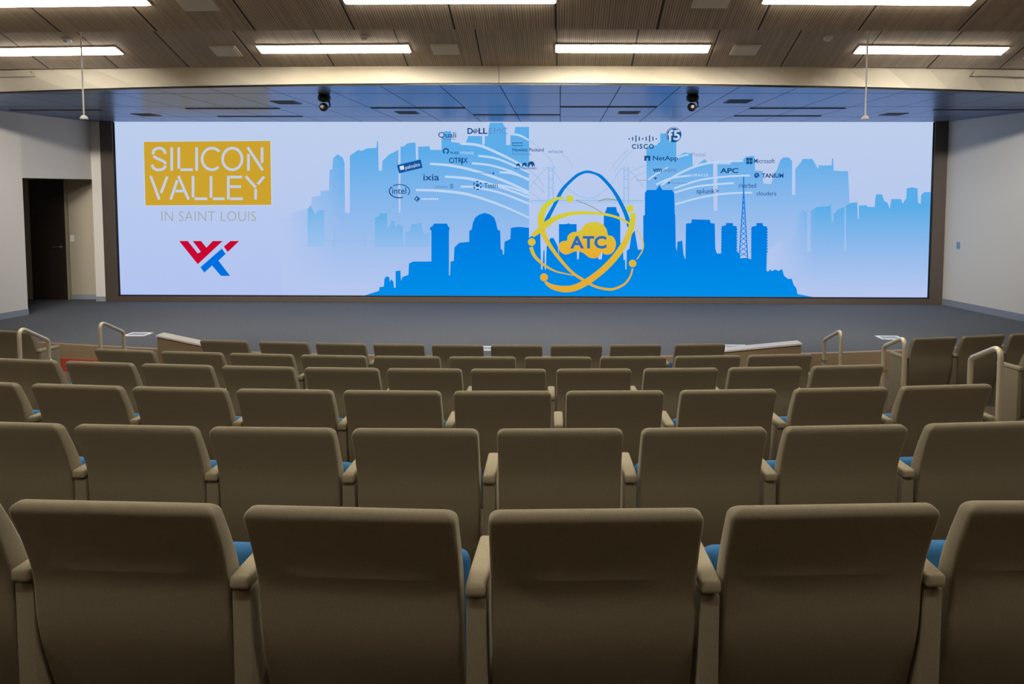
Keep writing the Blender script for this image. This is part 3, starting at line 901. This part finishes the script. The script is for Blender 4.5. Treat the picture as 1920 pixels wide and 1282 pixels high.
# near skyline
N = [(684,558),(684,555),(711,545),(712,538),(720,537),(721,523),(724,518),(730,519),(731,528),(734,523),(738,528),(739,539),(742,539),(742,508),(751,507),(752,526),(755,519),(766,515),(767,494),(775,490),(809,490),(809,432),(806,430),(807,426),(812,423),(813.5,419),(838,419),(841,425),(843.5,427),(842,432),(842,516),(844,516),(845,490),(851,489),(852,464),(861,455),(880,453),(880,433),(884.5,430),(887,417),(891,408),(899,402),(909,399),(919,402),(927,408),(930,417),(933,430),(938,433),(939,467),(942,468),(943,477),(945,477),(946,453),(957,448),(958,427),(972,425),(992,427),(992,446),(1000,440),(1013,436),(1014.5,505),(1017,505),(1019,470),(1021,468),(1021.5,505),(1023.5,505),(1025,462),(1032,446),(1038,446),(1043,456),(1046,462),(1048,482),(1048,420),(1062,420),(1066,418),(1069,420),(1081,420),(1082,486),(1085,486),(1086,470),(1120,470),(1122,486),(1128,486),(1132,460),(1132,401),(1136,395),(1138,388),(1155,388),(1157,397),(1161,401),(1163,420),(1163,454),(1168,468),(1169,487),(1172,487),(1172.5,505),(1174.5,505),(1175,470),(1180,466),(1184,440),(1190,432),(1196,468),(1206,467),(1206,404),(1209,403),(1209,362),(1213,356),(1230,356),(1236,347),(1242,356),(1260,356),(1264,362),(1265,401),(1266,404),(1267,462),(1269,471),(1270,453),(1279,451),(1281,474),(1284,486),(1285,483),(1286,419),(1296,418),(1297,411),(1331,412),(1332,418),(1340,419),(1341,466),(1344,475),(1352,475),(1353,424),(1361,422),(1361,418),(1374,418),(1374,423),(1381,424),(1381,472),(1387,475),(1388,484),(1399,483),(1408,486),(1409,425),(1418,423),(1418,418),(1430,418),(1430,423),(1438,425),(1437,508),(1442,508),(1443,504),(1447,508),(1454,505),(1459,508),(1466,504),(1470,517),(1478,523),(1484,522),(1488,534),(1493,540),(1495,551),(1525,558)]
M_NEAR = fade_mat((0, 122, 222), (0, 141, 232), 420, 556)
G(4).poly(N).build('near_skyline', M_NEAR, 'strong blue near skyline')
g = G(5)
g.stroke([(1394, 331), (1394, 362)], 2.2)
g.stroke([(1393.5, 360), (1385.5, 484)], [1.4, 2]).stroke([(1394.5, 360), (1401.5, 484)], [1.4, 2])
for k in range(12):
    y0, y1 = 366 + k * 9.6, 366 + (k + 1) * 9.6
    def xl(y): return 1393.5 - (y - 360) / 124 * 8
    def xr(y): return 1394.5 + (y - 360) / 124 * 7
    g.stroke([(xl(y0), y0), (xr(y1), y1)], 1.3).stroke([(xr(y0), y0), (xl(y1), y1)], 1.3)
g.build('lattice_mast', M_NEAR, 'blue lattice mast in the skyline')
g = G(5)
for x, y in [(1353, 0), (1381, 0), (1438, 0), (1409, 0)]:
    for k in range(9): g.disc(x, 430 + k * 5.2, 1.6, 1.4, 8)
g.build('near_skyline', M_NEAR)
# arch
outer = [(1020,420),(1022,409.5),(1038,381),(1051,355),(1073.5,332),(1086,323.5),(1101,319.5),(1116,323),(1130,330),(1150.6,353),(1167,379),(1180,409),(1184,432)]
inner = [(1176,425),(1170,403),(1159,379),(1144.5,355),(1126,334.5),(1114,327),(1101,324.5),(1090,327.5),(1078,335.5),(1059,355),(1047,377),(1032,407),(1027,422)]
def cat(P, sub=6):
    P = [Vector(p) for p in P]; q = []
    for i in range(len(P) - 1):
        p0, p1, p2, p3 = P[max(i - 1, 0)], P[i], P[i + 1], P[min(i + 2, len(P) - 1)]
        for k in range(sub):
            t = k / sub
            q.append(tuple(.5 * (2 * p1 + (p2 - p0) * t + (2 * p0 - 5 * p1 + 4 * p2 - p3) * t * t + (3 * p1 - p0 - 3 * p2 + p3) * t ** 3)))
    q.append(tuple(P[-1])); return q
G(5).poly(cat(outer) + cat(inner)).build('arch', ecol((0, 124, 214)), 'tall blue arch')
# pale curves running to the arch
g = G(3)
for pts, wd in [
    ([(957,251),(975,254),(992,263)], [4,4,3]), ([(865,269),(900,273),(940,290),(970,305),(992,318)], [5,5,5,4,4]),
    ([(897,292),(930,297),(965,311),(992,323)], 4), ([(885,306),(920,310),(960,322),(992,338)], [4,4,4,3]),
    ([(806,307),(850,311),(900,323),(950,341),(992,360)], [4,5,5,5,4]), ([(937,323),(960,325),(992,336)], 4),
    ([(834,331),(880,335),(930,348),(992,370)], [4,5,4,4]), ([(864,350),(890,351),(940,362),(992,382)], 4),
    ([(780,356),(830,358),(880,365),(940,385),(992,408)], [4,5,5,4,3]), ([(930,346),(960,352),(992,364)], 4),
    ([(1214,338),(1232,325),(1252,314)], 3), ([(1240,347),(1270,327),(1310,310),(1350,303),(1393,302)], [3,4,4,4,3]),
    ([(1230,346),(1258,334),(1295,329)], 3.5), ([(1264,353),(1310,338),(1360,331),(1406,329)], 3.5), ([(1264,361),(1310,349),(1376,343)], 3.5),
    ([(1266,383),(1310,371),(1360,363),(1410,361)], 3.5), ([(1268,296),(1283,291),(1291,290)], 3)]:
    g.smooth(pts, wd)
g.build('curved_lines', ecol((188, 214, 243)), 'pale curved lines from the logos to the arch')
g = G(3)
for pts in ([(992,263),(1010,276),(1018,288)], [(1018,284),(1032,300),(1042,318)], [(1056,290),(1068,302),(1076,316)], [(992,318),(1008,333),(1020,350)], [(992,336),(1008,348),(1022,362)], [(992,360),(1010,372),(1020,384)],
            [(1179,280),(1160,297),(1146,316)], [(1188,281),(1168,300),(1152,322)], [(1212,310),(1190,318),(1168,335)], [(1212,322),(1192,330),(1176,345)]):
    g.smooth(pts, 1.1)
g.build('curved_lines', ecol((163, 186, 222)), 'thin grey curved lines beside the arch')
# atom orbits and cloud
M_ATOM = fade_mat((206, 208, 62), (229, 172, 48), 380, 520)
M_ATOMT = ecol((128, 150, 96))
g = G(6)
for pts, wd in [
    ([(998.5,442),(1013,430),(1025,420),(1045,407.5),(1073.5,400),(1102,399),(1130,401),(1152.6,406),(1171,413.5),(1182,421)], [7,11,12,9,7,6,5,4.5,4,3]),
    ([(995.5,463),(1002.6,480),(1019,495.7),(1041,508),(1061,513),(1075.6,516)], [7,6,4.5,3,2.2,1.6]),
    ([(1057,371),(1046,372),(1033,378),(1020,391),(1014,413),(1019,438),(1033,463),(1051,487),(1073.5,511),(1098,527),(1114,536),(1132,541),(1150.6,541.5),(1171,532),(1182,517),(1186,503)], [4,5,8,11,12,10,7,6,5,5,4.5,4.5,4.5,4,3.5,3]),
    ([(1022,528),(1035,537),(1057,541.5),(1078,539),(1102,527),(1132,504),(1157,477),(1174,450),(1184,424),(1187,399)], [4,9,12,12,12,12,12,11,11,10]),
    ([(1192,430),(1201,442),(1206,456),(1204,470),(1194,486)], [1.6,2,2.4,2.4,2])]:
    g.smooth(pts, wd)
for x, y, r in [(1068, 372.5, 7), (997, 453.5, 7.2), (1020, 519.6, 7.4), (1186, 493.6, 7), (1181, 391, 7)]: g.disc(x, y, r)
g.build('atom_emblem', M_ATOM, 'yellow atom rings with round electrons around the arch')
G(6).smooth([(1080,375),(1102,384),(1118,392),(1130,400)], 1.3).smooth([(1122,377),(1138,373),(1157,375)], 1.5).build('atom_emblem', M_ATOMT)
Q = lambda L: [(960 + x / 4.932, 300 + y / 4.93) for x, y in L]
cl = cat(Q([(430,800),(440,768),(470,748),(508,742),(516,700),(555,668),(610,660),(640,640),(680,590),(760,570),(830,590),(872,635),(888,692),(925,702),(952,735),(960,780),(945,835),(910,868),(860,872),(828,850),(800,893),(760,907),(710,898),(670,865),(620,843),(570,847),(520,868),(480,868),(445,842),(430,800)]), 4)[:-1]
G(7).poly(cl).build('cloud_emblem', fade_mat((212, 196, 60), (232, 172, 50), 418, 482), 'yellow cloud in the middle of the atom rings')
G(8).text('ATC', 1069, 442, 1137, 466, bold=.035).build('lettering', ecol((38, 108, 190)), 'blue bold letters on the cloud')

# gold sign
GOLD = (203, 162, 46); PALE = (196, 205, 226)
G(1).poly([(268.5,264.5),(508,262.5),(510.5,385.5),(271.5,386.5)]).build('banner', ecol((200, 213, 238)))
G(2).poly([(270,266),(507,264),(509,384),(273,385)]).build('banner', ecol(GOLD), 'gold rectangular sign')
g = G(3)
Zt = lambda L: [(240 + x / 4.006, 230 + y / 4.006) for x, y in L]
W = 5
def st(*L, w=W): g.stroke(Zt(L), w)
def sm(*L, w=W): g.smooth(Zt(L), w)
sm((190,238),(196,208),(225,192),(255,194),(275,212),(282,234)); sm((193,250),(215,266),(250,280),(276,296),(286,312)); sm((182,316),(195,342),(225,354),(258,350),(276,338),(285,322))
st((330,185),(330,360)); st((383,185),(383,345)); st((396,353),(487,353)); st((517,185),(517,360))
g.arc(*Zt([(632,272)])[0], 18.5, 20.2, 48, 318, W); g.arc(*Zt([(785,272)])[0], 18.2, 20.2, 0, 360, W, 40)
st((906,235),(906,360)); st((900,185),(1014,358)); st((1008,185),(1008,302))
st((172,400),(237,577)); st((296,405),(250,528)); st((372,432),(322,577)); st((380,400),(457,577)); st((358,513),(418,513))
st((490,400),(490,562)); st((502,571),(597,571)); st((625,400),(625,562)); st((638,571),(727,571))
st((755,400),(755,577)); st((768,408),(858,408)); st((768,480),(850,480)); st((770,571),(864,571))
st((886,402),(960,486)); st((1024,404),(976,462)); st((960,496),(960,577))
g.build('lettering', ecol(PALE), 'pale stencil lettering on the gold sign')
G(2).text('IN SAINT LOUIS', 303, 396, 480, 414.5, bold=-.012, spacing=1.05).build('lettering', ecol((160, 168, 160)), 'thin grey lettering under the gold sign')
g = G(2)
g.poly(Zt([(385,888),(450,888),(525,982),(548,968),(487,888),(550,888),(590,938),(638,888),(712,888),(525,1062)])).poly(Zt([(770,888),(836,888),(750,970),(720,930)]))
g.build('logo', ecol((200, 8, 48)), 'red part of the angular red and blue logo')
G(2).poly(Zt([(705,945),(735,985),(680,1035),(768,1150),(700,1150),(632,1072),(575,1125),(545,1085)])).build('logo', ecol((0, 112, 222)), 'blue part of the angular red and blue logo')

# company logos
NAVY = ecol((22, 78, 138)); MID = ecol((92, 130, 182)); LIGHT = ecol((205, 222, 245))
def dashes(x0, x1, y, mat, seg=2.0, gap=.9, wd=1.3):
    g = G(5); x = x0
    while x < x1: g.stroke([(x, y), (min(x + seg, x1), y)], wd); x += seg + gap
    g.build('logo', mat)
def T(txt, x0, y0, x1, y1, mat=NAVY, bold=0, rot=0, layer=5, spacing=1.0):
    G(layer).text(txt, x0, y0, x1, y1, bold, rot, spacing).build('logo', mat)
T('Quali', 822, 247.5, 855.5, 260, bold=.008)
dashes(833, 855, 261, MID)
# slanted E between D and LL
T('D', 876.5, 240, 887, 251.2, bold=.03); T('LL', 897.5, 240, 914, 251.2, bold=.03)
g = G(5)
for k in range(3): g.stroke([(886.5 + k * 2.2, 246.5 + k * 1.7), (893 + k * 2.2, 241.3 + k * 1.7)], 1.5)
g.stroke([(886.5, 246), (891.5, 250)], 1.6).build('logo', NAVY)
T('EMC', 917, 240, 952, 251.2, MID, bold=-.018)
g = G(5); g.stroke([(961, 268), (980, 268), (980, 273), (961, 273), (961, 268)], 1.3); g.build('logo', NAVY)
T('Hewlett Packard', 961, 277.5, 1019.5, 284, bold=.01); T('Enterprise', 961, 286, 996, 292, MID)
T('HITACHI', 1028, 282.5, 1055.5, 287, MID, bold=.012)
g = G(5)
for x, k in ((968, .75), (979, .95), (990, 1.25)):
    y = 312.3; h = 8.5 * k; L = 9 * k
    g.poly([(x, y), (x, y - h * .55), (x + L * .2, y - h * .85), (x + L * .6, y - h * .95), (x + L * .95, y - h * .8), (x + L * 1.12, y - h * .3), (x + L * 1.18, y), (x + L * 1.05, y), (x + L * .95, y - h * .35), (x + L * .85, y), (x + L * .66, y), (x + L * .55, y - h * .38), (x + L * .35, y - h * .35), (x + L * .25, y)])
g.build('logo', NAVY, 'three small elephants in a row')
T('HORTONWORKS', 965.5, 313.5, 1006, 317.5, bold=.012)
g = G(5); g.arc(836.3, 283.3, 4.9, 4.9, 120, 430, 2.7, 6); g.build('logo', NAVY)
T('PURE', 845, 284.5, 860.5, 289, bold=.012); T('STORAGE', 863, 284.5, 888.5, 289, LIGHT)
T('CiTRIX', 842, 295.5, 877.5, 305.5, bold=.022); G(5).stroke([(866.5, 296), (866.5, 308.5)], 2).build('logo', NAVY)
G(5).poly([(744.5,309.5),(789,299),(792.5,314.5),(748.5,325)]).build('logo', ecol((16, 86, 158)), 'tilted navy tag with white lettering')
G(6).text('paloalto', 760, 307.5, 788, 316.5, 0, -.235).poly([(749.5,311.8),(757,310),(758.6,317.2),(751.2,319)]).build('logo', ecol((214, 226, 245)))
T('ixia', 794, 326.5, 823.5, 338.5, bold=.012)
T('intel', 735.5, 351.5, 762, 363.5, bold=.006)
g = G(5); g.arc(749.3, 358.3, 19, 12.5, 70, 222, 2, 24); g.arc(749.3, 358.3, 19, 12.5, 232, 395, 1.6, 24); g.build('logo', NAVY, 'open oval ring around the lettering')
T('Infoblox', 817, 347, 840.5, 352.5, MID)
g = G(5)
for k in range(3): g.stroke([(844, 347 + k * 3), (847, 345.2 + k * 3), (850, 347 + k * 3)], 1.1)
g.build('logo', NAVY)
g = G(5); g.stroke([(786.5, 372.6), (782, 377.3), (777.6, 372.6), (782, 368.2), (786.5, 372.6)], 2.2); g.poly([(781,374.5),(783.5,370),(785,374.5)]); g.build('logo', NAVY)
dashes(791, 823, 373, LIGHT, 3, 1, 2.6)
dashes(894, 922, 324.3, MID); G(5).poly([(923, 326.5), (925, 321.5), (927.5, 326.5)]).build('logo', NAVY)
g = G(5)
for k in range(6):
    a = k * 60 + 10; g.arc(895.5, 347.5, 7.2, 7.4, a, a + 32, 2.3, 4)
g.disc(895.5, 347.5, 3.1); g.build('logo', NAVY)
T('Tintri', 908, 343, 933.5, 352.5, bold=.004)
g = G(5)
for k, h in enumerate([3, 7, 13, 8, 3.5, 8, 13, 8, 3]): g.stroke([(1179.6 + k * 6.35, 260.5 - h * .52), (1179.6 + k * 6.35, 260.5 + h * .42)], 2.1)
g.build('logo', NAVY, 'row of nine short vertical bars')
T('CISCO', 1184.5, 270, 1226, 279.2, bold=.03, spacing=1.25)
g = G(5); g.disc(1262.8, 252.6, 14.6, 14.2, 36); g.build('logo', NAVY, 'navy disc with pale characters')
G(6).text('f', 1252, 243, 1262, 265, .03).text('5', 1262.5, 244, 1275, 263, .03).arc(1262.8, 252.6, 13.2, 12.8, 150, 330, 1).build('logo', ecol((190, 212, 240)))
g = G(5); g.poly([(1208,292),(1219.2,292),(1219.2,301.5),(1215.2,301.5),(1215.2,295.8),(1212,295.8),(1212,301.5),(1208,301.5)]); g.build('logo', NAVY)
T('NetApp', 1224, 292, 1271, 303.5, bold=.014)
T('vm', 1224, 316, 1241, 322.5, bold=.028); T('ware', 1242, 316, 1268, 322.5, MID, bold=-.005)
dashes(1193, 1217, 338, ecol((140, 140, 190))); G(5).poly([(1225, 332.5), (1232, 332.5), (1228.8, 337)]).build('logo', ecol((60, 70, 130)))
g = G(5); g.stroke([(1251, 345.5), (1253.5, 342.5), (1256, 342)], 1.6).disc(1254.5, 342.3, 1.7); g.build('logo', NAVY); dashes(1259, 1288, 343, MID, 2.5)
T('Pivotal', 1297, 285.5, 1322, 293.5, ecol((118, 150, 180)), bold=-.008)
T('ORACLE', 1296, 326, 1328, 330.5, ecol((222, 226, 243)))
g = G(5)
for x in (1399, 1405.2):
    for y in (296, 302.2): g.poly([(x, y), (x + 5.4, y), (x + 5.4, y + 5.4), (x, y + 5.4)])
g.build('logo', NAVY, 'four small navy squares')
T('Microsoft', 1413.5, 297.3, 1452.5, 306, bold=.003)
T('APC', 1350, 315, 1384, 324.5, bold=.03)
g = G(5); g.arc(1418.6, 329, 3.6, 3.6, 100, 400, 2.6, 14); g.poly([(1415, 331), (1420, 327), (1420, 334)]); g.build('logo', NAVY)
T('TANIUM', 1428, 325, 1468.5, 333.3, bold=.028)
T('riverbed', 1385, 343, 1417.5, 352)
T('splunk>', 1306, 353.5, 1347, 365.5, bold=.004)
T('cloudera', 1418, 358.5, 1455.5, 366.5)
